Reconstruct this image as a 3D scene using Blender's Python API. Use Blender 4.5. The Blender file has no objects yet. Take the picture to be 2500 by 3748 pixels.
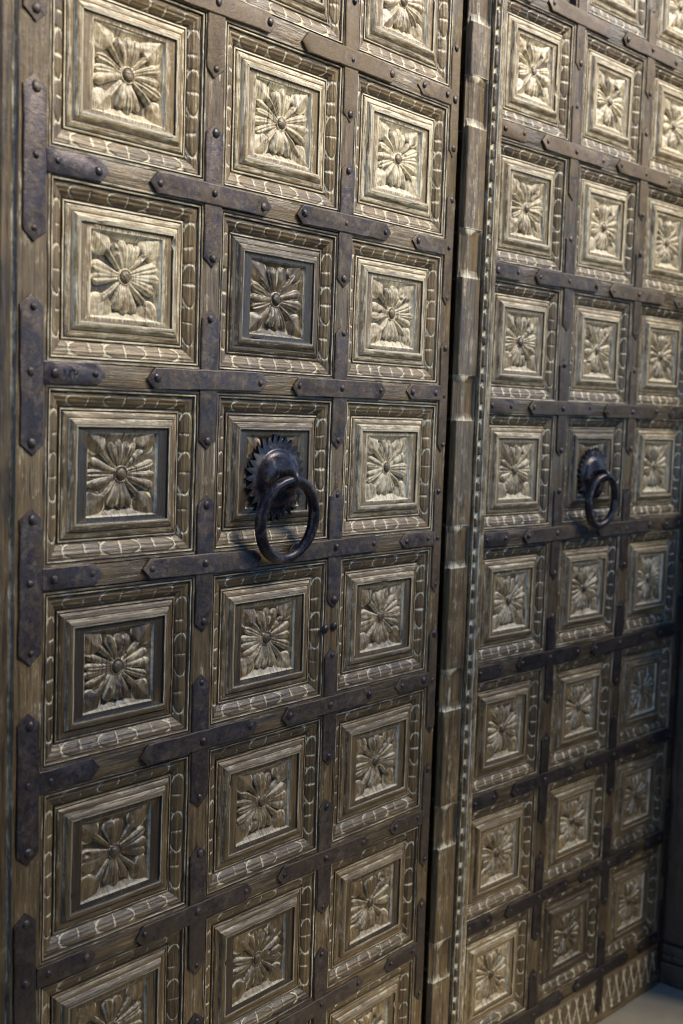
import bpy, math, random
import numpy as np
from mathutils import Vector, Matrix

S = bpy.context.scene
C = S.collection
U = 0.28                       # metres per panel row
FLOOR_ROW = 8.05               # row coordinate of the floor
PI = math.pi
def wz(r): return (FLOOR_ROW - r) * U

# ------------------------------------------------------------------ camera
cam = bpy.data.cameras.new('camera'); cam_o = bpy.data.objects.new('camera', cam); C.objects.link(cam_o)
S.camera = cam_o
fwd = Vector((0.76898, 0.63316, -0.08816)).normalized(); up = Vector((0.04659, 0.08203, 0.99554))
rgt = fwd.cross(up).normalized(); up = rgt.cross(fwd)
M = Matrix((rgt, up, -fwd)).transposed().to_4x4()
M.translation = Vector((-3.93553 * U, -4.72619 * U, wz(2.58312)))
cam_o.matrix_world = M
cam.sensor_fit = 'VERTICAL'; cam.sensor_height = 36.0; cam.lens = 36.0 * 2681.08 / 2351.0
cam.clip_start = 0.05; cam.clip_end = 500
cam.dof.use_dof = True; cam.dof.focus_distance = 7.0 * U; cam.dof.aperture_fstop = 3.4

# ------------------------------------------------------------------ daylight
SUN_EL, SUN_AZ = math.radians(39), math.radians(30)      # azimuth to the right of the door's normal
w = bpy.data.worlds.new('World'); S.world = w; w.use_nodes = True
nt = w.node_tree; nt.nodes.clear()
sky = nt.nodes.new('ShaderNodeTexSky'); sky.sky_type = 'NISHITA'; sky.sun_disc = False
sky.sun_elevation = SUN_EL; sky.ozone_density = 10.0; sky.dust_density = 0.1; sky.altitude = 2500
sun_dir = Vector((math.sin(SUN_AZ) * math.cos(SUN_EL), -math.cos(SUN_AZ) * math.cos(SUN_EL), math.sin(SUN_EL)))
sky.sun_rotation = math.atan2(sun_dir.x, sun_dir.y)
bg = nt.nodes.new('ShaderNodeBackground'); bg.inputs['Strength'].default_value = 0.07
out = nt.nodes.new('ShaderNodeOutputWorld')
nt.links.new(sky.outputs[0], bg.inputs[0]); nt.links.new(bg.outputs[0], out.inputs[0])
sl = bpy.data.lights.new('sun', 'SUN'); sl.energy = 1.5; sl.angle = math.radians(30); sl.color = (1.0, 0.92, 0.75)
so = bpy.data.objects.new('sun', sl); C.objects.link(so)
so.rotation_euler = (-sun_dir).to_track_quat('-Z', 'Y').to_euler(); so.location = sun_dir * 20
S.view_settings.view_transform = 'Standard'; S.view_settings.look = 'None'
S.view_settings.gamma = 1.0; S.view_settings.exposure = 2.65
S.cycles.filter_width = 1.15; S.cycles.max_bounces = 6; S.cycles.diffuse_bounces = 3; S.cycles.glossy_bounces = 3

# ------------------------------------------------------------------ materials
class NB:
    def __init__(self, name):
        self.m = bpy.data.materials.new(name); self.m.use_nodes = True
        self.t = self.m.node_tree; self.t.nodes.clear()
        self.out = self.t.nodes.new('ShaderNodeOutputMaterial')
        self.b = self.t.nodes.new('ShaderNodeBsdfPrincipled')
        self.t.links.new(self.b.outputs[0], self.out.inputs[0])
    def n(self, kind, **kw):
        x = self.t.nodes.new('ShaderNode' + kind)
        for k, v in kw.items():
            if k.startswith('_'): setattr(x, k[1:], v)
        return x
    def put(self, sock, v):
        if isinstance(v, bpy.types.NodeSocket): self.t.links.new(v, sock)
        else: sock.default_value = v
    def math(self, op, a, b=0.0, c=0.0, clamp=False):
        x = self.n('Math', _operation=op, _use_clamp=clamp)
        self.put(x.inputs[0], a); self.put(x.inputs[1], b); self.put(x.inputs[2], c)
        return x.outputs[0]
    def vmath(self, op, a, b):
        x = self.n('VectorMath', _operation=op); self.put(x.inputs[0], a); self.put(x.inputs[1], b); return x.outputs[0]
    def mix(self, f, a, b, mode='MIX'):
        x = self.n('MixRGB', _blend_type=mode); self.put(x.inputs[0], f)
        self.put(x.inputs[1], a if isinstance(a, bpy.types.NodeSocket) else (*a, 1)); self.put(x.inputs[2], b if isinstance(b, bpy.types.NodeSocket) else (*b, 1))
        return x.outputs[0]
    def noise(self, vec, scale, detail=4, rough=0.55, dist=0.0):
        x = self.n('TexNoise'); self.put(x.inputs['Vector'], vec); x.inputs['Scale'].default_value = scale
        x.inputs['Detail'].default_value = detail; x.inputs['Roughness'].default_value = rough; x.inputs['Distortion'].default_value = dist
        return x.outputs['Fac']
    def ramp(self, v, lo, hi):
        x = self.n('MapRange', _interpolation_type='SMOOTHSTEP'); self.put(x.inputs[0], v)
        x.inputs[1].default_value = lo; x.inputs[2].default_value = hi; return x.outputs[0]
    def attr(self, name, kind='GEOMETRY'):
        return self.n('Attribute', _attribute_name=name, _attribute_type=kind)
    def bump(self, h, strength, dist, prev=None):
        x = self.n('Bump'); self.put(x.inputs['Height'], h); x.inputs['Strength'].default_value = strength; x.inputs['Distance'].default_value = dist
        if prev is not None: self.put(x.inputs['Normal'], prev)
        return x.outputs[0]

def wood_material(name, dark, light, cream, rough=0.40):
    """old limed hardwood: object colour red = tone, green = amount of lime; 'gc' runs along the grain, 'lime' = lime left in the cuts, below zero = painted groove shade"""
    k = NB(name)
    oi = k.n('ObjectInfo'); sep = k.n('SeparateColor'); k.put(sep.inputs[0], oi.outputs['Color'])
    tone, limeamt = sep.outputs[0], sep.outputs[1]
    gc = k.attr('gc').outputs['Vector']; lime = k.attr('lime').outputs['Fac']
    off = k.n('CombineXYZ'); k.put(off.inputs[0], k.math('MULTIPLY', oi.outputs['Random'], 37.0)); k.put(off.inputs[1], k.math('MULTIPLY', oi.outputs['Random'], 91.0))
    v = k.vmath('ADD', gc, off.outputs[0])
    grain = k.noise(k.vmath('MULTIPLY', v, (3.0, 42.0, 20.0)), 1.0, 5, 0.65, 0.4)
    fine = k.noise(k.vmath('MULTIPLY', v, (9.0, 150.0, 60.0)), 1.0, 3, 0.6)
    patch = k.noise(v, 3.2, 4, 0.6)
    patch2 = k.noise(k.vmath('ADD', v, (11.0, 5.0, 0)), 9.0, 5, 0.65)
    streak = k.noise(k.vmath('MULTIPLY', k.vmath('ADD', v, (7.0, 3.0, 0)), (1.8, 30.0, 9.0)), 1.0, 6, 0.7, 0.6)
    t = k.math('ADD', tone, k.math('MULTIPLY', k.math('SUBTRACT', grain, 0.5), 1.7))
    t = k.math('ADD', t, k.math('MULTIPLY', k.math('SUBTRACT', streak, 0.5), 1.1))
    t = k.math('ADD', t, k.math('MULTIPLY', k.math('SUBTRACT', patch, 0.5), 1.0), clamp=True)
    gz = k.n('SeparateXYZ'); k.put(gz.inputs[0], gc); fieldm = k.math('GREATER_THAN', gz.outputs[2], 2.0)
    t = k.math('SUBTRACT', t, k.math('MULTIPLY', fieldm, sep.outputs[2]), clamp=True)
    col = k.mix(t, dark, light)
    warm = k.ramp(k.noise(k.vmath('ADD', k.vmath('MULTIPLY', v, (1.0, 2.5, 1.0)), (3.0, 71.0, 0)), 3.6, 4, 0.6), 0.56, 0.72)
    col = k.mix(k.math('MULTIPLY', warm, 0.55), col, (0.17, 0.10, 0.030))
    grime = k.ramp(k.noise(k.vmath('ADD', v, (31.0, 17.0, 0)), 2.1, 5, 0.7), 0.57, 0.75)
    col = k.mix(k.math('MULTIPLY', grime, 0.6), col, (0.035, 0.026, 0.022))
    carved = k.math('LESS_THAN', gz.outputs[2], -2.0)               # smooth carving: less streaky lime
    speck = k.noise(k.vmath('ADD', k.vmath('MULTIPLY', v, (0.6, 1.0, 1.0)), (5.0, 2.0, 0)), 46.0, 4, 0.7)
    def around(x, amp, mid=0.5): return k.math('MULTIPLY', k.math('SUBTRACT', x, mid), amp)
    ns = k.math('ADD', around(patch2, 1.3, 0.52), k.math('ADD', around(fine, 1.7, 0.55), around(streak, 1.1)))
    ns = k.math('MULTIPLY', ns, k.math('SUBTRACT', 1.0, k.math('MULTIPLY', carved, 0.68)))
    ns = k.math('ADD', ns, around(speck, 1.1))
    ns = k.math('MULTIPLY', ns, k.math('SUBTRACT', 1.0, k.math('MULTIPLY', k.math('MAXIMUM', lime, 0.0), 0.7)))
    lf = k.math('ADD', k.math('MULTIPLY', lime, 1.35), ns)
    lf = k.math('SUBTRACT', lf, k.math('MULTIPLY', fieldm, k.math('MULTIPLY', sep.outputs[2], 0.6)))
    lf = k.math('ADD', lf, k.math('ADD', around(tone, 0.42, 0.38), around(patch, 0.7)))
    lf = k.math('ADD', lf, limeamt)
    lf = k.math('MULTIPLY', k.ramp(lf, 0.28, 0.98), 0.88)
    col = k.mix(lf, col, cream)
    col = k.mix(k.math('MULTIPLY', k.ramp(fine, 0.50, 0.28), 0.7), col, (0.05, 0.035, 0.025))
    crack = k.noise(k.vmath('MULTIPLY', k.vmath('ADD', v, (2.0, 9.0, 0)), (0.9, 30.0, 9.0)), 1.0, 2, 0.5, 0.3)
    crk = k.ramp(k.math('ABSOLUTE', k.math('SUBTRACT', crack, 0.40)), 0.018, 0.004)
    crk = k.math('MULTIPLY', crk, k.ramp(patch, 0.44, 0.56))
    col = k.mix(k.math('MULTIPLY', crk, 0.8), col, (0.018, 0.013, 0.010))
    groove_shade = k.ramp(k.math('ADD', k.math('MULTIPLY', lime, -1.0), k.math('MULTIPLY', k.math('SUBTRACT', patch2, 0.5), 0.6)), 0.10, 0.6)  # negative lime: crevice shade painted in to deepen the contrast
    col = k.mix(k.math('MULTIPLY', groove_shade, 0.85), col, (0.016, 0.012, 0.010))
    k.put(k.b.inputs['Base Color'], col)
    rg = k.math('ADD', k.math('MULTIPLY', lf, 0.28), k.math('ADD', rough - 0.12, k.math('MULTIPLY', patch2, 0.26)))
    k.put(k.b.inputs['Roughness'], rg)
    b1 = k.bump(grain, 0.8, 0.0026); b2 = k.bump(fine, 0.45, 0.0008, b1)
    b3 = k.bump(patch2, 0.6, 0.0022, b2); b3 = k.bump(speck, 0.5, 0.0011, b3); b3 = k.bump(crk, 0.6, -0.0015, b3)
    k.put(k.b.inputs['Normal'], b3)
    k.b.inputs['Specular IOR Level'].default_value = 0.6; k.b.inputs['Coat Weight'].default_value = 0.12; k.b.inputs['Coat Roughness'].default_value = 0.26; k.put(k.b.inputs['Coat Normal'], b2)
    return k.m

def iron_material(name, base, rust, metallic=0.7, rough=0.42, pit=0.5):
    """object colour red = how rusty"""
    k = NB(name)
    oi = k.n('ObjectInfo'); sep = k.n('SeparateColor'); k.put(sep.inputs[0], oi.outputs['Color'])
    tc = k.n('TexCoord'); off = k.n('CombineXYZ'); k.put(off.inputs[0], k.math('MULTIPLY', oi.outputs['Random'], 50.0))
    v = k.vmath('ADD', tc.outputs['Object'], off.outputs[0])
    big = k.noise(v, 24.0, 5, 0.7); mid = k.noise(v, 130.0, 5, 0.7); fin = k.noise(v, 520.0, 3, 0.6)
    r = k.math('ADD', k.math('ADD', sep.outputs[0], k.math('MULTIPLY', k.math('SUBTRACT', big, 0.5), 1.7)), k.math('MULTIPLY', k.math('SUBTRACT', mid, 0.5), 2.2), clamp=True)
    col = k.mix(r, base, rust)
    speck = k.ramp(fin, 0.60, 0.75)
    blot = k.noise(k.vmath('ADD', v, (3.0, 1.0, 7.0)), 48.0, 5, 0.75)
    col = k.mix(k.math('MULTIPLY', k.ramp(blot, 0.52, 0.62), 0.55), col, (0.19, 0.15, 0.115))
    col = k.mix(k.math('MULTIPLY', speck, k.math('MULTIPLY', r, 0.8)), col, (0.26, 0.18, 0.08))
    col = k.mix(k.math('MULTIPLY', k.ramp(fin, 0.48, 0.30), 0.55), col, (0.026, 0.020, 0.022))
    col = k.mix(sep.outputs[1], col, (0.016, 0.012, 0.012))
    k.put(k.b.inputs['Base Color'], col)
    k.put(k.b.inputs['Metallic'], k.math('SUBTRACT', metallic, k.math('MULTIPLY', r, 0.5), clamp=True))
    k.put(k.b.inputs['Roughness'], k.math('ADD', rough, k.math('ADD', k.math('MULTIPLY', r, 0.22), k.math('MULTIPLY', k.math('SUBTRACT', blot, 0.5), 0.7))))
    b1 = k.bump(big, pit, 0.003); b2 = k.bump(mid, pit, 0.0014, b1); b3 = k.bump(fin, pit * 0.8, 0.0006, b2)
    k.put(k.b.inputs['Normal'], b3)
    return k.m

WOOD = wood_material('limed_wood', (0.034, 0.022, 0.010), (0.255, 0.168, 0.068), (0.73, 0.655, 0.465))
POST = wood_material('dark_wood', (0.030, 0.020, 0.014), (0.10, 0.066, 0.04), (0.2, 0.17, 0.12))
IRON = iron_material('strap_iron', (0.070, 0.058, 0.064), (0.120, 0.078, 0.034))
BLACK = iron_material('forged_iron', (0.016, 0.014, 0.022), (0.050, 0.026, 0.013), 0.5, 0.34, 0.16)
RIVET = iron_material('rivet_iron', (0.055, 0.047, 0.055), (0.080, 0.054, 0.030), 0.7, 0.34, 0.4)

def stone_material():
    k = NB('floor_stone'); tc = k.n('TexCoord'); v = tc.outputs['Object']
    n1 = k.noise(v, 1.3, 5, 0.6); n2 = k.noise(v, 40.0, 4, 0.7)
    col = k.mix(k.ramp(n1, 0.40, 0.58), (0.34, 0.285, 0.19), (0.52, 0.42, 0.25))
    col = k.mix(k.math('MULTIPLY', n2, 0.35), col, (0.14, 0.13, 0.12))
    k.put(k.b.inputs['Base Color'], col); k.b.inputs['Roughness'].default_value = 0.7
    k.put(k.b.inputs['Normal'], k.bump(n2, 0.3, 0.002)); return k.m
FLOOR = stone_material()
def plaster_material():
    k = NB('wall_plaster'); tc = k.n('TexCoord'); v = tc.outputs['Object']
    n1 = k.noise(v, 2.0, 5, 0.6); n2 = k.noise(v, 60.0, 4, 0.7)
    k.put(k.b.inputs['Base Color'], k.mix(n1, (0.10, 0.085, 0.065), (0.16, 0.135, 0.10))); k.b.inputs['Roughness'].default_value = 0.85
    k.put(k.b.inputs['Normal'], k.bump(n2, 0.4, 0.003)); return k.m
WALL = plaster_material()

# ------------------------------------------------------------------ mesh helpers
rng = np.random.default_rng(11); rnd = random.Random(5)
def wobble(x, y, seed, amp, scale=1.0, n=7):
    """smooth pseudo-noise from random plane waves"""
    g = np.random.default_rng(seed); z = np.zeros(np.broadcast(x, y).shape)
    for i in range(n):
        a = g.uniform(0, 2 * PI); f = scale * g.uniform(4, 22); p = g.uniform(0, 2 * PI)
        z = z + np.sin((x * math.cos(a) + y * math.sin(a)) * f + p) / math.sqrt(n)
    return amp * z

class Bag:
    """collects grids and loose faces into one mesh with 'gc' and 'lime' attributes (coordinates in rows; h is towards the viewer)"""
    def __init__(self): self.v = []; self.f = []; self.gc = []; self.li = []; self.n = 0
    def grid(self, a, c, h, lime=0.0, along=None, across=None, flip=False, gz=0.0):
        ny, nx = a.shape
        P = np.stack([a, -h, c], -1).reshape(-1, 3)
        self.v.append(P)
        al = a if along is None else along; ac = c if across is None else across
        self.gc.append(np.stack([al, ac, h * 0 + gz], -1).reshape(-1, 3))
        self.li.append(np.broadcast_to(lime, a.shape).reshape(-1))
        i = np.arange(ny * nx).reshape(ny, nx) + self.n
        q = np.stack([i[:-1, :-1], i[:-1, 1:], i[1:, 1:], i[1:, :-1]], -1).reshape(-1, 4)
        if flip: q = q[:, ::-1]
        self.f.append(q); self.n += ny * nx
    def poly(self, verts, faces, lime=0.0, grain='z'):
        P = np.array(verts, float)
        self.v.append(P)
        g = np.stack([P[:, 2], P[:, 0], P[:, 1]], -1) if grain == 'z' else np.stack([P[:, 0], P[:, 2], P[:, 1]], -1)
        self.gc.append(g)
        self.li.append(np.full(len(P), float(lime)))
        self.f.extend([np.array([f]) + self.n for f in faces]); self.n += len(P)
    def box(self, x0, x1, y0, y1, z0, z1, lime=0.0, grain='z'):
        V = [(x0, y0, z0), (x1, y0, z0), (x1, y1, z0), (x0, y1, z0), (x0, y0, z1), (x1, y0, z1), (x1, y1, z1), (x0, y1, z1)]
        self.poly(V, [(0, 3, 2, 1), (4, 5, 6, 7), (0, 1, 5, 4), (1, 2, 6, 5), (2, 3, 7, 6), (3, 0, 4, 7)], lime, grain)
    def mesh(self, name, smooth=None):
        V = np.concatenate(self.v) * U
        me = bpy.data.meshes.new(name)
        me.from_pydata(V.tolist(), [], [tuple(int(k) for k in q) for blk in self.f for q in blk])
        a = me.attributes.new('gc', 'FLOAT_VECTOR', 'POINT'); a.data.foreach_set('vector', np.concatenate(self.gc).astype(np.float32).ravel())
        a = me.attributes.new('lime', 'FLOAT', 'POINT'); a.data.foreach_set('value', np.concatenate(self.li).astype(np.float32))
        if smooth is not None:
            me.shade_smooth()
            if smooth < 179: me.set_sharp_from_angle(angle=math.radians(smooth))
        return me

def link(name, me, mat, parent=None, loc=(0, 0, 0), rot=None, col=(0.5, 0, 0)):
    o = bpy.data.objects.new(name, me); C.objects.link(o)
    if mat and not me.materials: me.materials.append(mat)
    o.parent = parent; o.location = loc
    if rot: o.rotation_euler = rot
    o.color = (*col, 1)
    return o
def thing(name, label, cat, loc=(0, 0, 0), rz=0, group=None):
    o = bpy.data.objects.new(name, None); C.objects.link(o); o.location = loc; o.rotation_euler = (0, 0, rz); o.empty_display_size = 0.1
    o['label'] = label; o['category'] = cat
    if group: o['group'] = group
    return o
def sstep(x, a, b):
    t = np.clip((x - a) / (b - a), 0, 1); return t * t * (3 - 2 * t)

# ------------------------------------------------------------------ carved panel pieces
BEAD = 0.108                   # width of the beaded border
def interp(d, pts):
    xs, hs = zip(*pts); return np.interp(d, xs, hs)
BEAD_PROFILE = [(0, -0.001), (0.011, -0.001), (0.014, -0.010), (0.018, -0.010), (0.021, -0.003), (0.029, -0.005), (0.033, -0.019), (0.108, -0.050)]
def bead_mesh(hw, hh, seed):
    """one mitred side of the border: half-round bar cut into overlapping leaf scales that run out from the middle"""
    g = np.random.default_rng(seed)
    nx = 150; d = np.array([0, .006, .011, .0125, .014, .018, .0195, .021, .025, .029, .031, .033] + list(np.linspace(.036, .1, 14)) + [.1025, .105, .108])
    s = np.linspace(-1, 1, nx)
    D, Sg = np.meshgrid(d, s, indexing='ij')
    x = Sg * (hw - D); z = -hh + D
    h = interp(D, BEAD_PROFILE)
    v = np.clip((D - 0.034) / 0.067, 0, 1)
    bar = ((D > 0.0335) & (D < 0.1015)).astype(float)
    arch = np.sqrt(np.clip(1 - (2 * v - 1) ** 2, 0, 1))
    h = h + bar * 0.0105 * arch
    h = h + bar * 0.0016 * np.cos(2 * PI * v * 3); 
    lime = -0.6 * ((D > 0.012) & (D < 0.02)) + 0.5 * ((D > 0.0205) & (D < 0.029)) - 0.5 * ((D > 0.030) & (D < 0.035)) - 0.6 * (D > 0.1015) + 0.3 * (D < .011)  # negatives: groove shade put into the colour
    sp = 0.113 * (hw - 0.06) / 0.43
    cut = np.zeros_like(h); wide = np.zeros_like(h)
    for k in range(-4, 5):
        p = k * sp + g.uniform(-.008, .008)
        if abs(p) > hw - 0.05: continue
        sg = 1 if k >= 0 else -1
        dep = g.uniform(0.75, 1.15)
        if k % 2:                                         # a rounded scale end that runs into the outer fillet
            q4 = (2 * v - 1); xa = p + sg * (0.042 * (1 - np.abs(q4) ** 2.2) - 0.022)
            slope = np.abs(sg * 0.042 * 2.2 * np.abs(q4) ** 1.2 * 2 / 0.067)
            e = np.exp(-((x - xa) / np.sqrt(1 + slope ** 2) * np.sqrt(1 + slope ** 2 * .0) / 0.0050) ** 2)
            cut = np.maximum(cut, e * bar * dep)
            span = np.clip(1 - v / 0.34, 0, 1) * np.exp(-((x - p - sg * 0.018) / (0.006 + 0.016 * np.clip(1 - v / .34, 0, 1))) ** 2) * (D > 0.030)
            span2 = np.clip((v - 0.72) / 0.28, 0, 1) * np.exp(-((x - p - sg * 0.016) / 0.009) ** 2) * (D < 0.102)
            wide = np.maximum(wide, np.maximum(span, span2) * dep)
        else:                                             # a short gouge between two scales
            tilt = g.uniform(-.012, .012); r = g.uniform(0.0035, 0.0085)
            l = np.exp(-((x - p - tilt * (v - .5)) / (r * (0.4 + arch * 0.8))) ** 2) * sstep(v, g.uniform(.0, .25), .45) if k else np.exp(-((x - p) / (r * (.25 + arch))) ** 2)
            cut = np.maximum(cut, l * bar * dep * 0.85)
    h = h - 0.0062 * np.clip(cut, 0, 1) - 0.008 * np.clip(wide, 0, 1)
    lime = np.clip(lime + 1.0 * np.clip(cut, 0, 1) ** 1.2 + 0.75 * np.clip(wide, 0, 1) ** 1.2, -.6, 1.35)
    h = h + wobble(x, z * 2, seed + 99, 0.0011, 1.5)
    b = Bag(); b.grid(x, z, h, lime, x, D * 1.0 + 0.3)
    return b.mesh('beaded_moulding', 50)

FRAME_PROFILE = [(.1085, -.050), (.111, -.043), (.119, -.041), (.122, -.047), (.126, -.048), (.129, -.041), (.137, -.036), (.150, -.033), (.158, -.033), (.160, -.037),
                 (.163, -.035), (.166, -.026), (.175, -.017), (.190, -.012), (.201, -.011), (.205, -.013), (.207, -.021), (.212, -.023), (.270, -.023)]
def frame_mesh(hw, hh, rx, rz, seed):
    """stepped moulding and flat field round the rosette, one mesh"""
    b = Bag(); nx = 44
    d0 = np.array([p[0] for p in FRAME_PROFILE[:-1]])
    for side in range(4):
        L, H = (hw, hh) if side % 2 == 0 else (hh, hw)
        Li, Hi = (rx, rz) if side % 2 == 0 else (rz, rx)
        dl = np.append(d0, 0.270)
        s = np.linspace(-1, 1, nx)
        half = np.append(L - d0, Li); zz = np.append(-H + d0, -Hi)
        X = s[None, :] * half[:, None]; Zc = np.repeat(zz[:, None], nx, 1); D = np.repeat(dl[:, None], nx, 1)
        h = interp(D, FRAME_PROFILE)
        wear = np.where((D > .11) & (D < .206), 1.0, 0.4)
        h = h + wobble(X * 1.0, D * 6 + side, seed + side, 0.0016, 1.3) * wear
        chip = np.clip(wobble(X * 1.6, D * 0 + side * 3, seed + 7 * side, 1.0, 1.6) - 1.25, 0, 1) * ((D > .19) & (D < .208))
        h = h - 0.02 * chip
        low = np.clip(interp(D, [(.1085, -.9), (.111, -.1), (.113, .6), (.1185, .75), (.1205, .0), (.1225, -.8), (.127, -.5), (.129, .25), (.137, .25), (.15, .05), (.156, .35), (.159, -.6), (.163, .5), (.17, .1), (.19, .15), (.2, .65), (.204, .3), (.2065, -.8), (.211, -.3), (.214, .0), (.262, .02), (.27, .25)]), -1, 1)  # negative stops paint shade into the moulding grooves
        X0, Z0 = X.copy(), Zc.copy()
        for _ in range(side): X0, Z0 = -Z0, X0            # quarter turns: bottom, right, top, left
        al = X if side % 2 == 0 else X
        fieldmask = D > .2
        along = np.where(fieldmask, Z0, X); across = np.where(fieldmask, X0, D)
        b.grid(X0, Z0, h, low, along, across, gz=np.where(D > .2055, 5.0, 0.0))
    return b.mesh('carved_panel', 40)

def rosette_mesh(rx, rz, seed, n=118):
    g = np.random.default_rng(seed)
    t = np.linspace(-1, 1, n); t = np.sign(t) * np.abs(t) ** 1.0
    A, B = np.meshgrid(t, t)                                # A right, B up
    da = wobble(A, B, seed + 1, 0.013, 0.35); db = wobble(A, B, seed + 2, 0.013, 0.35)
    a, b = A + da, B + db
    r = np.hypot(a, b); th = np.arctan2(b, a)
    # sunk ground: sloping crescents fall from the four straight edges to a ground that reaches out to the corners
    def crescent(edge, other, m): return np.clip((1 - edge) / (m * np.clip(1 - other ** 2, 0, 1) ** 0.8 + 0.03), 0, 1)
    cr = np.ones_like(a)
    for e, o, m in ((b, a, g.uniform(.14, .22)), (-b, a, g.uniform(.13, .21)), (a, b, g.uniform(.11, .16)), (-a, b, g.uniform(.08, .13))):
        cr = np.minimum(cr, crescent(np.clip(e, -1, 1), o, m))
    ground = -0.031 * cr ** 0.85
    h = ground.copy(); lime = 0.12 * (cr >= .98) + 0.30 * (cr < 0.98)
    top = np.full_like(h, -1.0); raised = np.zeros_like(h)
    def petal(ang, r0, r1, w0, w1, H, flute=0.0):
        nonlocal h, raised
        ca, sa = math.cos(ang), math.sin(ang)
        u = a * ca + b * sa; v = -a * sa + b * ca
        q = np.clip((u - r0) / (r1 - r0), 0, 1)
        wdt = w0 + (w1 - w0) * q ** 0.9
        wdt = wdt * np.sqrt(np.clip(1 - (np.clip(q - 0.78, 0, 1) / 0.22) ** 2, 0, 1))
        k = np.clip(1 - (v / np.maximum(wdt, 1e-4)) ** 2, 0, 1) * (u > r0) * (u < r1)
        prof = np.sqrt(k)
        rise = 0.35 + 0.65 * sstep(q, 0.0, 0.6) - 0.25 * sstep(q, .75, 1.0)
        hh = -0.031 + H * prof ** 0.8 * rise - flute * np.exp(-(v / (0.25 * np.maximum(wdt, 1e-4))) ** 2) * (k > 0)
        hh = np.where(k > 0, hh, -1)
        raised = np.maximum(raised, np.where(hh > h, prof, 0))
        h = np.maximum(h, hh)
    # corner leaves: two plain facets meeting on a ridge that points into the corner
    for q in range(4):
        ang = PI / 4 + q * PI / 2 + g.uniform(-.07, .07)
        ca, sa = math.cos(ang), math.sin(ang); u = a * ca + b * sa; v = -a * sa + b * ca + g.uniform(-.03, .03) * 1.0
        s0 = g.uniform(.66, .78); q_ = np.clip((u - s0) / (1.42 - s0), 0, 1)
        wd = g.uniform(.34, .44) * np.clip(q_, 0, 1) ** 0.45 * np.clip(1 - q_, 0, 1) ** 0.7 * 1.9
        k = np.clip(1 - np.abs(v) / np.maximum(wd, 1e-4), 0, 1) * (u > s0) * (u < 1.42)
        hh = np.where(k > 0, -0.029 + g.uniform(.024, .030) * k ** 0.75 * (1 - .25 * q_), -1)
        if g.random() < .35: hh = np.where(k > 0, hh - 0.010 * sstep(k, .35, .9) * (1 - q_), hh)
        raised = np.maximum(raised, np.where(hh > h, np.clip(k * 2.4, 0, 1) ** .6, 0)); h = np.maximum(h, hh)
    # club-shaped petals in groups of two to four on each side, rods towards the corners
    rot0 = g.uniform(-.05, .05); nside = [int(g.choice([2, 3, 3, 3, 4])) for _ in range(4)]
    for q in range(4):
        ang = PI / 4 + q * PI / 2
        petal(ang + rot0 + g.uniform(-.06, .06), 0.13, g.uniform(.84, 1.0), 0.030, g.uniform(.075, .11), g.uniform(.026, .034), g.choice([0.0, 0.0, .006]))
        m = nside[q]; offs = {2: (-.19, .19), 3: (-.33, 0.0, .33), 4: (-.42, -.14, .14, .42)}[m]; w1 = {2: .20, 3: .155, 4: .115}[m] * g.uniform(.9, 1.08)
        for o_ in offs:
            petal(q * PI / 2 + o_ + rot0 + g.uniform(-.04, .04), 0.11, (g.uniform(.88, .97) if q % 2 == 0 else g.uniform(.80, .88)), 0.045, w1 * g.uniform(.85, 1.1), g.uniform(.024, .034), g.choice([0.0, 0.0, .004, .008]))
    # an old chip or two
    for _ in range(int(g.integers(0, 3))):
        ca_, cb_ = g.uniform(-.8, .8, 2); e = np.exp(-(((a - ca_) / .07) ** 2 + ((b - cb_) / .05) ** 2) ** 1.5)
        h = h - .014 * e * (h > -.02)
    # cup round the boss
    ring = np.exp(-((r - 0.175) / 0.030) ** 2)
    h = np.maximum(h, np.where(r < 0.22, -0.031 + 0.017 * ring, -1))
    h = np.where(r < 0.145, np.minimum(h, -0.024), h)
    # chisel marks and rim
    h = h + wobble(a * 2, b * 2, seed + 5, 0.0011, 0.9, 10)
    edge = np.maximum(np.abs(A), np.abs(B))
    h = np.where(edge > 0.985, 0.0, h); h = np.where((edge > 0.955) & (edge <= 0.985), np.minimum(h, -0.006), h)
    lime = np.where(raised > 0, 0.22 + 0.55 * np.clip(1 - np.abs(raised - .45) / .3, 0, 1) - 0.9 * np.clip(1 - raised / .22, 0, 1), lime)  # dark outline paints in the shade between petals
    lime = np.maximum(lime, 0.5 * ring * (raised == 0)); lime = np.where(edge > .95, 0.5, lime)
    bg_ = Bag(); bg_.grid(A * rx, B * rz, h - 0.0235, np.clip(lime, -.7, 1), B * rz, A * rx * .5, gz=-5.0)
    return bg_.mesh('rosette', 180)

def dome_mesh(name, R, H, seg=14, rings=5, rough=0.0, seed=0, skirt=0.0):
    g = np.random.default_rng(seed); V = []; F = []
    for i in range(rings + 1):
        ph = i / rings * PI / 2
        rr = R * math.cos(ph); hh = H * math.sin(ph)
        if i == rings: V.append((0, -H, 0)); break
        for j in range(seg):
            t = 2 * PI * j / seg; q = 1 + rough * g.uniform(-1, 1)
            V.append((rr * q * math.cos(t), -hh, rr * q * math.sin(t)))
    if skirt:
        V2 = [(R * math.cos(2 * PI * j / seg), skirt, R * math.sin(2 * PI * j / seg)) for j in range(seg)]
    for i in range(rings - 1):
        for j in range(seg): k = (j + 1) % seg; F.append((i * seg + j, i * seg + k, (i + 1) * seg + k, (i + 1) * seg + j))
    top = rings * seg
    for j in range(seg): F.append(((rings - 1) * seg + j, (rings - 1) * seg + (j + 1) % seg, top))
    if skirt:
        n0 = len(V); V += V2
        for j in range(seg): k = (j + 1) % seg; F.append((n0 + j, n0 + k, k, j))
    b = Bag(); b.poly(V, F); return b.mesh(name, 180)

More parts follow.
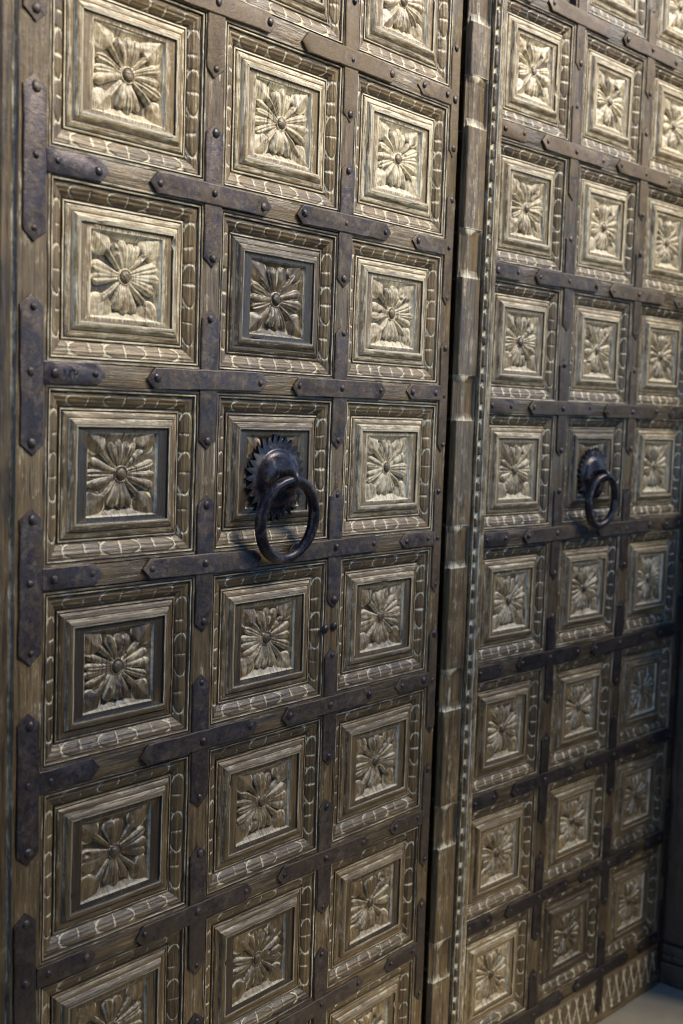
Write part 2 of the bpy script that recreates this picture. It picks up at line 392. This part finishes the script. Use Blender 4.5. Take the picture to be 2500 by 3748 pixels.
# shared variants -----------------------------------------------------------
LHW, LHH, RHW, RHH = 0.507, 0.449, 0.466, 0.452
BEADS = {}
def bead_variant(hw, hh):
    key = (hw, hh)
    if key not in BEADS: BEADS[key] = [bead_mesh(hw, hh, 1000 + 31 * i + int(hw * 977)) for i in range(7)]
    return rnd.choice(BEADS[key])
BOSSES = [dome_mesh('boss', 0.035, 0.019, 14, 5, 0.05, i, 0.012) for i in range(4)]
NAILS = [dome_mesh('rivet', 0.021, 0.011, 8, 3, 0.2, 40 + i, 0.004) for i in range(5)]

def plate_mesh(name, x0, x1, wd, tipl, tipr, th=0.0085, seed=0):
    """flat forged strap along x, pointed at the chosen ends, chamfered upper edge, slightly wavy"""
    g = np.random.default_rng(seed); hw = wd / 2; t = 0.052
    up_, dn = [], []
    xs = np.linspace(x0 + (t if tipl else 0), x1 - (t if tipr else 0), 12)
    jw = lambda: g.uniform(-.0022, .0022)
    top = [(x, hw + jw()) for x in xs]; bot = [(x, -hw + jw()) for x in xs[::-1]]
    out = ([(x0, g.uniform(-.006, .006))] if tipl else []) + top + ([(x1, g.uniform(-.006, .006))] if tipr else []) + bot
    out = out[::-1]                                        # clockwise in x,z seen from the front is needed for -y normals
    c = np.array(out); ctr = np.array([(x0 + x1) / 2, 0.0]); inn = c + np.sign(ctr - c) * np.array([0.004, 0.005])
    n = len(c)
    V = [(x, 0.004, z) for x, z in c] + [(x, -th + .003, z) for x, z in c] + [(x, -th, z) for x, z in inn]
    F = []
    for i in range(n):
        j = (i + 1) % n
        F.append((i, j, n + j, n + i)[::1]); F.append((n + i, n + j, 2 * n + j, 2 * n + i))
    F.append(tuple(range(2 * n, 3 * n)))
    # orientation: make the front face look towards -y
    P = np.array([V[i] for i in F[-1]]); nr = np.zeros(3)
    for i in range(n): nr += np.cross(P[i] - P[0], P[(i + 1) % n] - P[0])
    if nr[1] > 0: F = [f[::-1] for f in F]
    b = Bag(); b.poly(V, F, grain='x'); return b.mesh(name, 30)

# ------------------------------------------------------------------ leaf builder
def lx(leaf, u): return (u - leaf['u0']) * U
def at(leaf, u, r, h=0.0): return ((u - leaf['u0']) * U, -h * U, wz(r))

def add_rivet(strap, x, z, h=0.0085):
    o = link('rivet', rnd.choice(NAILS), RIVET, strap, (x * U, -h * U, z * U), (rnd.uniform(-.12, .12), rnd.uniform(0, 6), rnd.uniform(-.12, .12)), (rnd.uniform(.1, .7), rnd.uniform(0, .4), 0))
    q = rnd.uniform(.78, 1.28); o.scale = (q, q * rnd.uniform(.7, 1.3), q * rnd.uniform(.9, 1.1))

STRAPS = {}
def strap(leaf, cu, cr, x0, x1, wd, tipl, tipr, vertical, rust, h, rivets):
    key = (round(x0, 3), round(x1, 3), round(wd, 3), tipl, tipr)
    STRAPS.setdefault(key, [plate_mesh('iron_strap', x0, x1, wd, tipl, tipr, seed=len(STRAPS) * 7 + i) for i in range(3)])
    o = link('iron_strap', rnd.choice(STRAPS[key]), IRON, leaf['root'], at(leaf, cu + rnd.uniform(-.006, .006), cr + rnd.uniform(-.008, .008), h), (0, (-PI / 2 if vertical else 0) + rnd.uniform(-.018, .018), 0), (rust, max(0, min(.75, leaf.get("light_falloff", 0) + .13 * max(0, cr - 2.4) - .3 * (cr < 1.2) + rnd.uniform(-.1, .12))), 0))  # green: light falloff to the bottom and right painted into the iron
    for x in rivets:
        if rnd.random() < .04: continue
        add_rivet(o, x + rnd.uniform(-.006, .006), rnd.uniform(-.008, .008))
    return o

def board(leaf, name, u0, u1, r0, r1, tone, limeamt, grain='z', depth=0.05, h=0.0, parent=None):
    """plain rail or stile with a slightly uneven face"""
    b = Bag(); cu, cr = (u0 + u1) / 2, (r0 + r1) / 2
    W, H = (u1 - u0) / 2, (r1 - r0) / 2
    nx = max(5, min(60, int(W * 2 / 0.03))); nz = max(5, min(300, int(H * 2 / 0.04)))
    X, Z = np.meshgrid(np.linspace(-W, W, nx), np.linspace(-H, H, nz))
    ed = np.minimum(W - np.abs(X), H - np.abs(Z))
    sd = int(abs(u0) * 1000 + abs(r0) * 77) % 9973
    if grain == 'z': hh = wobble(X * 4, Z * .5, sd, 0.0022, 1.2)
    else: hh = wobble(X * .5, Z * 4, sd, 0.0022, 1.2)
    hh = np.where(ed <= 1e-6, -0.004, hh)
    al, ac = (Z, X) if grain == 'z' else (X, Z)
    li = np.clip(wobble(al * .6, ac * 6, sd + 3, .22, 1.5), 0, .5)
    b.grid(X, Z, hh, li, al + cu, ac + cr)
    V = [(-W, .004, -H), (W, .004, -H), (W, .004, H), (-W, .004, H), (-W, depth, -H), (W, depth, -H), (W, depth, H), (-W, depth, H)]
    b.poly(V, [(0, 4, 5, 1), (1, 5, 6, 2), (2, 6, 7, 3), (3, 7, 4, 0)], 0, grain)
    return link(name, b.mesh(name, 40), WOOD, leaf['root'] if parent is None else parent, at(leaf, cu, cr, h), None, (tone, limeamt, 0))

def panel(leaf, cu, cr, hw, hh, tone, limeamt, seed, btone=.20, dark=0.0, swarthy=False, light_falloff=0.0):
    rx, rz = hw * 0.465, hh * 0.485
    fr = link('carved_panel', frame_mesh(hw, hh, rx, rz, seed), WOOD, leaf['root'], at(leaf, cu + rnd.uniform(-.004, .004), cr + rnd.uniform(-.005, .005)), (0, rnd.uniform(-.006, .006), 0), (tone, limeamt + max(-.06, .13 - .05 * max(0, light_falloff - 1.5)), dark))  # less lime in lower rows: light falloff put into the colour
    for k in range(4):
        a, b = (hw, hh) if k % 2 == 0 else (hh, hw)
        link('beaded_moulding', bead_variant(a, b), WOOD, fr, (0, 0, 0), (0, -k * PI / 2, 0), (max(.02, btone + tone * .34 + rnd.uniform(-.12, .1) - (.10 if k == 2 else 0)), limeamt * .6 - .02 + rnd.uniform(-.10, .12) - (.06 if k == 2 else 0), 0))  # top side darker: shade of its downward face painted in
    ros = link('rosette', rosette_mesh(rx, rz, seed + 400), WOOD, fr, (0, 0, 0), None, (max(.06, tone + .10 - dark * .3), limeamt + .03 - .018 * light_falloff + (dark - .4) * .12 if not swarthy else -.12, 0))
    link('boss', rnd.choice(BOSSES), WOOD, fr, (0, 0.044 * U, 0), (0, rnd.uniform(0, 6), 0), (max(0, tone - .35), -.25, 0))
    return fr

# ================================================================== LEFT LEAF
LB = [-0.56, 0.44, 1.444, 2.457, 3.474, 4.491, 5.50, 6.50, 7.49]
LC = [0.033, 1.182, 2.312]
left_root = thing('door_leaf', 'left leaf of carved wooden door, nearer the camera, with the larger iron ring', 'door', (-0.76 * U, 0, 0), 0, 'two leaves of the carved double door')
left = {'root': left_root, 'u0': -0.76}
TOP = -1.6
tone_tab = {(0, 1): (.80, .04, 0), (0, 2): (.84, .13, 0), (0, 3): (.48, .08, .75), (0, 4): (.42, .08, .8), (0, 5): (.45, .05, .45), (0, 6): (.45, .03, .2),
            (1, 1): (.76, .12, 0), (1, 2): (.22, -.03, .4), (1, 3): (.30, 0.02, .35), (1, 4): (.56, .07, .35), (1, 5): (.55, .08, .2), (1, 6): (.45, .05, .5),
            (2, 0): (.66, .10, 0), (2, 1): (.85, .19, 0), (2, 2): (.75, .17, .08), (2, 3): (.82, .17, 0), (2, 4): (.62, .11, .25), (2, 5): (.60, .08, .2), (2, 6): (.52, .05, .35)}
for ci, cu in enumerate(LC):
    for ri in range(0, 8):
        cr = (LB[ri] + LB[ri + 1]) / 2
        if ri > 7: continue
        tn, lm, dk = tone_tab.get((ci, ri), (.55, .04, .1))
        panel(left, cu, cr, LHW, LHH, tn, lm, 100 + ci * 20 + ri, .34 if ri < 4 else .20, dk, (ci, ri) == (1, 2), ri)
# stiles and rails
board(left, 'stile', -0.655, LC[0] - LHW, TOP, FLOOR_ROW - .03, .5, .14)
board(left, 'stile', LC[0] + LHW, LC[1] - LHW, TOP, FLOOR_ROW - .03, .42, .10)
board(left, 'stile', LC[1] + LHW, LC[2] - LHW, TOP, FLOOR_ROW - .03, .42, .10)
board(left, 'stile', LC[2] + LHW, 2.938, TOP, FLOOR_ROW - .03, .40, .08)
for ri, b_ in enumerate(LB):
    for cu in LC:
        board(left, 'rail', cu - LHW + .002, cu + LHW - .002, (TOP if ri == 0 else b_ - .055), (FLOOR_ROW - .03 if ri == 8 else b_ + .055), .26 if ri > 3 else .6 - .05 * ri, .14 - .03 * ri, 'x')
# rounded edge moulding at the hinge side
def bar_mesh(name, prof, z0, z1, nz=60, seed=0, lime=None, amp=0.002):
    b = Bag(); p = np.array(prof); Z = np.linspace(z0, z1, nz)
    A = np.repeat(p[None, :, 0], nz, 0); Hh = np.repeat(p[None, :, 1], nz, 0); ZZ = np.repeat(Z[:, None], len(p), 1)
    Hh = Hh + wobble(A * 3, ZZ * .6, seed, amp, 1.0)
    li = np.broadcast_to(np.zeros(len(p)) if lime is None else np.array(lime), A.shape)
    acr = np.cumsum(np.r_[0, np.hypot(*np.diff(p, axis=0).T)])
    b.grid(A, ZZ, Hh, li, ZZ, np.broadcast_to(acr, A.shape)); return b.mesh(name, 35)
hgt = FLOOR_ROW - TOP
link('edge_moulding', bar_mesh('edge_moulding', [(-.105, -.12), (-.105, -.02), (-.10, .0), (-.085, .012), (-.06, .012), (-.035, .006), (-.02, .004), (-.014, .018), (-.006, .024), (.002, .018), (.004, -.002)], 0.03, hgt, 90, 3,
     [0, 0, .1, .1, .1, .1, .6, .3, .25, .3, .6]), WOOD, left_root, at(left, -0.655, FLOOR_ROW), None, (.22, .0, 0))
# backing of the leaf
bb = Bag(); bb.box(-0.76, 2.936, 0.052, 0.17, 0.03, hgt); 
link('backing_board', bb.mesh('backing_board'), WOOD, left_root, (-left['u0'] * U, 0, 0), None, (.2, 0, 0))

def irons(leaf, bands, centres, vw, xl, xr, edge_l, edge_r, rust_fn, first, last):
    for k, bnd in enumerate(bands):
        if k < first or k > last: continue
        for ci, cu in enumerate(centres):
            ru = rust_fn(cu, bnd)
            strap(leaf, cu, bnd, -.386, .386, vw, True, True, True, ru, 0.001, [-.335, .335])
            strap(leaf, cu, bnd, -.458, .455, .112, True, True, False, min(1, ru + .05), 0.0085, [-.395, .0, .395])
        if xl is not None:
            ru = rust_fn(xl[0], bnd)
            strap(leaf, (xl[0] + xl[1]) / 2, bnd, -(xl[1] - xl[0]) / 2, (xl[1] - xl[0]) / 2, .112, False, True, False, ru, 0.001, [(xl[1] - xl[0]) / 2 - .07, -(xl[1] - xl[0]) / 2 + .07])
        if xr is not None:
            ru = rust_fn(xr[1], bnd)
            strap(leaf, (xr[0] + xr[1]) / 2, bnd, -(xr[1] - xr[0]) / 2, (xr[1] - xr[0]) / 2, .105, True, False, False, ru, 0.001, [-(xr[1] - xr[0]) / 2 + .07, (xr[1] - xr[0]) / 2 - .06])
        if edge_l: strap(leaf, edge_l[0], bnd + .02, -.385, .385, edge_l[1], True, True, True, rust_fn(edge_l[0], bnd), 0.001, [-.325, .02, .325])
        if edge_r: strap(leaf, edge_r[0], bnd + .01, -.39, .39, edge_r[1], True, True, True, min(1, rust_fn(edge_r[0], bnd) + .25), 0.001, [-.335, 0, .335])
def rust_left(u, r): return float(np.clip(.28 + .10 * (u - .5) + (.35 if r < 1 else 0) - .12 * (r < 2.6) * (u < 1) * (r > 1.2) + .05 * (r > 3.2) + rnd.uniform(-.12, .12), 0, 1))
irons(left, LB, [0.6075, 1.747], .128, (-.494, -.115), (2.44, 2.835), (-.560, .131), (2.880, .094), rust_left, 1, 7)

# ================================================================== RIGHT LEAF
RR = [-1.0, .018, 1.027, 2.029, 3.015, 4.031, 5.053, 6.054, 7.060]
RB = [-1.50, -.49, .522, 1.528, 2.522, 3.523, 4.542, 5.553, 6.557, 7.560]
RC = [3.858, 4.936, 5.990]
right_root = thing('door_leaf', 'right leaf of carved wooden door, with beaded centre post and the smaller blurred ring', 'door', (3.0173 * U, 0, 0), -0.0795, 'two leaves of the carved double door')
right = {"root": right_root, "u0": 3.0173, "light_falloff": 0.36}
tone_r = {(1, 8): (.08, -.02), (0, 8): (.72, .10), (2, 7): (.5, 0), (0, 5): (.6, .08)}
for ci, cu in enumerate(RC):
    for ri in range(0, 9):
        if ri == 0 and ci == 0: continue
        cr = RR[ri]
        base = (.72 - .02 * ri, .10 - .008 * ri)  # tone and lime drop row by row, dimmer light painted in
        tn, lm = tone_r.get((ci, ri), base)
        if (ci, ri) == (1, 4): tn, lm = .15, 0
        panel(right, cu, cr, RHW, RHH, tn + rnd.uniform(-.1, .1), lm, 300 + ci * 20 + ri, .12, 0, False, ri - 1)
board(right, 'stile', RC[0] + RHW, RC[1] - RHW, TOP, FLOOR_ROW - .5, .2, -.03)
board(right, 'stile', RC[1] + RHW, RC[2] - RHW, TOP, FLOOR_ROW - .5, .2, -.03)
board(right, 'stile', RC[2] + RHW, 6.56, TOP, FLOOR_ROW - .03, .30, .0)
board(right, 'stile', 3.125, RC[0] - RHW, TOP, FLOOR_ROW - .03, .30, .0)
for k, b_ in enumerate(RB):
    for cu in RC:
        board(right, 'rail', cu - RHW + .002, cu + RHW - .002, b_ - .056, b_ + .056, .08, -.09, 'x')
def rust_right(u, r): return float(np.clip(.5 + .25 * (r < 1) - .1 * (r > 3) + rnd.uniform(-.15, .15), 0, 1))
irons(right, RB, [4.397, 5.463], .115, (3.40, 3.78), (6.10, 6.47), None, (6.512, .08), rust_right, 0, 9)
bb = Bag(); bb.box(3.12, 6.558, 0.052, 0.17, 0.03, hgt)
link('backing_board', bb.mesh('backing_board'), WOOD, right_root, (-right['u0'] * U, 0, 0), None, (.2, 0, 0))

# bottom rail with cut lattice
def zigzag():
    W, H = (6.56 - 3.40) / 2, 0.215; nx, nz = 460, 34
    X, Z = np.meshgrid(np.linspace(-W, W, nx), np.linspace(-H, H, nz))
    h = np.full_like(X, .004); li = np.zeros_like(X)
    zz = (Z + H) / (2 * H); inside = (zz > .16) & (zz < .86) & (np.abs(X) < W - .08)
    per = .132
    q = zz - .16
    p1 = (X + q * .15) % per - per / 2; p2 = (X - q * .15 + .03) % per - per / 2
    g1 = np.exp(-(p1 / .010) ** 2) * inside; g2 = np.exp(-(p2 / .008) ** 2) * inside * .8
    g = np.maximum(g1, g2); h = h - .012 * g; li = g * 1.1
    h = np.where(np.abs(zz - .9) < .02, -.006, h); h = np.where(np.abs(zz - .12) < .02, -.006, h)
    h = h + wobble(X, Z * 4, 8, .002, 1)
    b = Bag(); b.grid(X, Z, h, li, X, Z)
    b.box(-W, W, .012, .17, -H, H, 0, 'x'); return b.mesh('bottom_rail', 50)
link('bottom_rail', zigzag(), WOOD, right_root, at(right, (6.56 + 3.40) / 2, FLOOR_ROW - .225, .002), None, (.40, .02, 0))

# centre post (astragal) with stop chamfers, its bead strip and fillets
def astragal_mesh():
    """square bar 0.24 wide whose corners are cut back to a ridge between plain blocks"""
    blocks = [(-2, -1.45), (-1.12, -.44), (-.11, .248), (.593, 1.292), (1.632, 2.319), (2.638, 3.397), (3.70, 4.444), (4.752, 5.463), (5.785, 6.501), (6.806, 7.52), (7.83, 9)]
    H = .056; x0, x1 = -.118, .118
    full = np.array([(x0 + .13, -.17), (x0 + .13, .010), (x0, .010), (x0, .022), (x0 + .010, .025), (x0 + .012, H - .004), (x0 + .018, H), (-.02, H + .001), (.0, H + .001), (x1 - .022, H), (x1 - .016, H - .008), (x1 - .015, .042), (x1, .042), (x1, .02)])
    cut = np.array([(x0 + .13, -.17), (x0 + .13, .010), (x0, .010), (x0, .022), (x0 + .010, .025), (x0 + .014, .026), (-.066, .048), (-.058, .051), (-.034, .051), (-.028, .048), (x1 - .024, .026), (x1 - .015, .042), (x1, .042), (x1, .02)])
    rows = []; zs = []
    r = TOP
    def rec(rr, f, st=0.0):
        zs.append(rr); rows.append(full * (1 - f) + cut * f)
    for i in range(len(blocks)):
        a, b = blocks[i]
        a, b = max(a, TOP), min(b, FLOOR_ROW - .03)
        if a >= b: continue
        for t in np.linspace(a + .008, b - .008, 22): rec(t, 0)
        if i + 1 < len(blocks) and b < FLOOR_ROW - .05:
            n = min(blocks[i + 1][0], FLOOR_ROW - .03)
            rec(b, .06); rec(b + .003, .55)
            rec(b + .052, 1)
            for t in np.linspace(b + .07, n - .07, 8): rec(t, 1)
            rec(n - .052, 1); rec(n - .003, .55); rec(n, .06)
    R = np.array(rows); Zr = FLOOR_ROW - np.array(zs)
    A, Hh = R[::-1, :, 0], R[::-1, :, 1]; ZZ = np.repeat(Zr[::-1, None], R.shape[1], 1)
    Hh = Hh + wobble(A * 3, ZZ * .7, 21, .0018, 1.2) * (Hh > .0)
    li = np.zeros_like(A)
    fr = np.array([0 if abs(a[9, 1] - full[9, 1]) < .02 * .06 else 1 for a in rows])[::-1]
    dz = np.abs(np.gradient(fr.astype(float)))
    li = li + np.repeat((dz > 0)[:, None] * .42, R.shape[1], 1)
    li[:, 6] += .15; li[:, 7:9] += np.repeat((fr * .3 + (1 - fr) * .22)[:, None], 2, 1)
    b = Bag(); b.grid(A, ZZ, Hh, li, ZZ, A + Hh); return b.mesh('astragal')
ast = link('astragal', astragal_mesh(), WOOD, right_root, at(right, 3.098, FLOOR_ROW), None, (.40, .07, 0))
strip = bar_mesh('bead_strip', [(-.04, .02), (-.04, .066), (-.036, .070), (-.030, .068), (-.026, .058), (-.022, .055), (.022, .055), (.026, .058), (.030, .074), (.036, .076), (.040, .060), (.050, .058), (.056, .068), (.075, .072), (.092, .070), (.100, .05), (.102, -.01)],
                 .03, hgt, 160, 17, [.2, .2, .3, .3, .5, .8, .8, .5, .45, .4, .6, .5, .2, .15, .25, .2, 0], .0018)
bst = link('bead_strip', strip, WOOD, right_root, at(right, 3.262, FLOOR_ROW), None, (.55, .16, 0))
def bead_piece(L, seed):
    n = 13; t = np.linspace(-1, 1, n); m = 9; th = np.linspace(0, PI, m)
    T, TH = np.meshgrid(t, th, indexing='ij')
    rad = .020 * np.clip(1 - np.abs(T) ** 7, 0, 1) ** .5
    b = Bag(); X = -np.cos(TH) * rad * .98; Hh = .004 + np.sin(TH) * rad * .9; Z = T * L / 2
    Hh = Hh + wobble(X * 5, Z * 2, seed, .0012, 1.5)
    b.grid(X, Z, Hh, np.clip((np.abs(T) - .8) * 4, 0, 1) * .9 + 0.0, Z, X + seed); return b.mesh('bead', 60)
LONG = [bead_piece(.142, i) for i in range(4)]; SHORT = [bead_piece(.070, 9 + i) for i in range(3)]
zb = -1.5
while zb < FLOOR_ROW - .2:
    link('bead', rnd.choice(LONG), WOOD, bst, (rnd.uniform(-.002, .002) * U, -.055 * U, (FLOOR_ROW - zb) * U), None, (.30 + rnd.uniform(-.12, .15), -.12, 0))
    link('bead', rnd.choice(SHORT), WOOD, bst, (rnd.uniform(-.002, .002) * U, -.055 * U, (FLOOR_ROW - zb - .137) * U), None, (.25 + rnd.uniform(-.12, .15), -.12, 0))
    zb += .2635

# ------------------------------------------------------------------ ring knockers
def knocker(leaf, cu, cr, scale, swing):
    # toothed plate
    n = 30; V = []; F = []; R0, R1 = .205, .250
    out_ = []
    for i in range(n):
        t = 2 * PI * i / n; e = rnd.uniform(-.008, .008)
        for q, rr in ((-.48, R0), (-.06, R1 + e), (.06, R1 + e), (.48, R0)):
            tt = t + q * 2 * PI / n * .99; out_.append((rr * math.cos(tt), rr * math.sin(tt)))
    m = len(out_)
    rings = [(1.0, .0), (1.0, .010), (None, .015), (None, .017)]
    V += [(x, 0.012, z) for x, z in out_] + [(x, -.006, z) for x, z in out_]
    for q in range(m):
        t = math.atan2(out_[q][1], out_[q][0]); V.append((.19 * math.cos(t), -.010, .19 * math.sin(t)))
    prof = [(.174, .012), (.166, .016), (.161, .020), (.153, .029), (.138, .038), (.112, .046), (.076, .052), (.038, .055)]
    for rr, hh in prof:
        for q in range(m):
            t = math.atan2(out_[q][1], out_[q][0]); w_ = 1 + .02 * math.sin(3 * t + hh * 30); V.append((rr * w_ * math.cos(t), -hh, rr * w_ * math.sin(t)))
    V.append((0, -.056, 0)); nr = 3 + len(prof)
    for i in range(nr - 1):
        for q in range(m): k = (q + 1) % m; F.append((i * m + q, i * m + k, (i + 1) * m + k, (i + 1) * m + q))
    for q in range(m): F.append(((nr - 1) * m + q, (nr - 1) * m + (q + 1) % m, nr * m))
    V = [(x * scale, y * scale, z * scale) for x, y, z in V]
    b = Bag(); b.poly(V, F); me = b.mesh('ring_knocker', 35)
    kn = link('ring_knocker', me, BLACK, leaf['root'], at(leaf, cu, cr, -.012), None, (.05, 0, 0))
    # staple: a loop standing out from the top of the dome
    def tube(path, rads, seg=12, closed=False):
        P = [Vector(p) for p in path]; n = len(P); V = []; F = []
        prev = None
        for i in range(n):
            tg = (P[(i + 1) % n] - P[i - 1]) if closed else (P[min(i + 1, n - 1)] - P[max(i - 1, 0)])
            tg.normalize()
            ref = prev if prev is not None else (Vector((0, 1, 0)) if abs(tg.y) < .9 else Vector((1, 0, 0)))
            s_ = tg.cross(ref).cross(tg).normalized() if prev is not None else tg.cross(ref).normalized()
            prev = s_; t_ = tg.cross(s_)
            rr = rads[i] if hasattr(rads, '__len__') else rads
            for j in range(seg):
                a_ = 2 * PI * j / seg; V.append(tuple(P[i] + s_ * rr * math.cos(a_) + t_ * rr * math.sin(a_)))
        for i in range(n if closed else n - 1):
            for j in range(seg): k = (j + 1) % seg; i2 = (i + 1) % n; F.append((i * seg + j, i2 * seg + j, i2 * seg + k, i * seg + k))
        if not closed: F.append(tuple(range(seg))); F.append(tuple(range((n - 1) * seg, n * seg))[::-1])
        bb_ = Bag(); bb_.poly(V, F); return bb_
    st = [(0.0, -.06, .026), (0, -.095, .034), (0, -.126, .034), (0, -.150, .020), (0, -.158, -.004), (0, -.150, -.030), (0, -.126, -.044), (0, -.095, -.044), (0, -.06, -.038)]
    st = [(x * scale, y * scale, z * scale) for x, y, z in st]
    so_ = link('staple', tube(st, [.023 * scale] * 9, 10).mesh('staple', 60), BLACK, kn, (0, 0, 0), None, (.35, 0, 0))
    bm_ = None
    # ring through the staple, hanging and leaning a little
    Rr, rt = .232 * scale, .0325 * scale
    pts = []; rads = []
    for i in range(64):
        t = 2 * PI * i / 64
        pts.append((Rr * math.cos(t) * .97, 0.004 * math.sin(3 * t), Rr * math.sin(t) - Rr)); rads.append(rt * (1 + .05 * math.sin(2 * t + 1) + rnd.uniform(-.015, .015)))
    ring = link('ring', tube(pts, rads, 14, True).mesh('ring', 180), BLACK, kn, (0, -.130 * U * scale, -.008 * U * scale), (swing, 0, rnd.uniform(-.03, .03)), (.12, 0, 0))
    return kn
knocker(left, LC[1] + .012, (LB[3] + LB[2]) / 2 + 1.056, 1.03, math.radians(7)).name = 'ring_knocker'
knocker(right, RC[1] - .01, RR[4] + .045, 0.9, math.radians(5))

# two old bolt heads in the wood left of the third column
for bu, br in ((1.675, 3.985), (1.765, 3.975)):
    bo = link('bolt_head', NAILS[2], RIVET, left_root, at(left, bu, br, .004), (0, 1.0, 0), (.3, .5, 0)); bo.scale = (1.35, 1.5, 1.6)
# numerals punched into one strap end on the left leaf
def marks():
    b = Bag()
    def stroke(pts, w_=.0055):
        for (x0, z0), (x1, z1) in zip(pts[:-1], pts[1:]):
            d = Vector((x1 - x0, z1 - z0)); L = d.length; d.normalize(); nn = Vector((-d.y, d.x)) * w_; e = d * w_ * .5
            V = [(x0 - e.x - nn.x, -.0006, z0 - e.y - nn.y), (x1 + e.x - nn.x, -.0006, z1 + e.y - nn.y), (x1 + e.x + nn.x, -.0006, z1 + e.y + nn.y), (x0 - e.x + nn.x, -.0006, z0 - e.y + nn.y)]
            V += [(x, .004, z) for x, _, z in V]
            b.poly(V, [(0, 1, 2, 3), (4, 5, 1, 0), (5, 6, 2, 1), (6, 7, 3, 2), (7, 4, 0, 3)])
    stroke([(-.078, .022), (-.070, .012), (-.068, -.006)])
    stroke([(-.034, -.022), (-.045, -.008), (-.042, .012), (-.028, .022), (-.014, .014), (-.010, -.002), (-.004, -.014)])
    stroke([(.012, .016), (-.002, .002), (.010, -.014)])
    return b.mesh('numeral_mark')
link('numeral_mark', marks(), BLACK, left_root, at(left, -.30, LB[3], .0100), None, (.0, 0, 0))

# ------------------------------------------------------------------ setting
def slab(name, x0, x1, y0, y1, z0, z1, mat, kind='structure', parent=None):
    b = Bag(); b.box(x0, x1, y0, y1, z0, z1); o = link(name, b.mesh(name), mat, parent, (0, 0, 0), None, (.3, 0, 0))
    if kind: o['kind'] = kind
    return o
fl = Bag(); g_ = np.linspace(-1, 1, 41); FX, FY = np.meshgrid(np.sign(g_) * np.abs(g_) ** 2.2 * 140 + 3, np.sign(g_) * np.abs(g_) ** 2.2 * 140)
P = np.stack([FX, FY, FX * 0], -1)
fl.v.append(P.reshape(-1, 3)); fl.gc.append(P.reshape(-1, 3)); fl.li.append(np.zeros(FX.size))
ii = np.arange(FX.size).reshape(FX.shape); fl.f.append(np.stack([ii[:-1, :-1], ii[:-1, 1:], ii[1:, 1:], ii[1:, :-1]], -1).reshape(-1, 4)); fl.n = FX.size
o = link('floor', fl.mesh('floor'), FLOOR); o['kind'] = 'structure'

fr_root = thing('door_frame', 'dark timber door frame standing in shadow beside the two carved leaves', 'door frame', (3 * U, 0, 0))
def fpart(name, x0, x1, y0, y1, z0, z1, bev=.012):
    b = Bag(); b.box(x0 - 3, x1 - 3, y0, y1, z0, z1)
    o = link(name, b.mesh(name), POST, fr_root, (0, 0, 0), None, (.35, -.1, 0))
    md = o.modifiers.new('bevel', 'BEVEL'); md.width = bev * U; md.segments = 2
    return o
fpart('post', -1.25, -0.785, -.02, .6, 0, hgt + .3)
fpart('post', 6.60, 7.20, -.60, .4, 5.0, hgt + .3)
for x0, x1, y0, z0, z1 in ((6.575, 7.6, -1.72, 0.0, .22), (6.60, 7.6, -1.62, .22, .30), (6.585, 7.6, -1.68, .30, .40), (6.62, 7.6, -1.55, .40, 4.75), (6.60, 7.6, -1.60, 4.75, 4.85), (6.58, 7.6, -1.64, 4.85, 5.0)):
    fpart('plinth', x0, x1, y0, .42, z0, z1, .02)  # forward reach is made up, to shade the lower right panels
fpart('lintel', -1.25, 7.2, -.1, .6, hgt + .32, hgt + .8)
slab('wall', -6, -1.25, .1, .7, 0, 13, WALL); slab('wall', 7.2, 12, -.4, .7, 0, 13, WALL); slab('wall', -1.25, 7.2, .0, .7, hgt + .8, 13, WALL)
slab('wall', -1.25, 7.2, .7, .8, 0, hgt + .8, WALL)  # added backing that keeps the gap between the leaves black
# added unseen wall behind the camera: shades the lower door, opening gives sky sheen
WT = 12.9
slab('wall', -14, 3.6, -8.4, -7.8, 0, WT, WALL); slab('wall', 9.4, 24, -8.4, -7.8, 0, WT, WALL)
slab('wall', 3.6, 9.4, -8.4, -7.8, 0, 4.8, WALL); slab('wall', 3.6, 9.4, -8.4, -7.8, 7.9, WT, WALL)
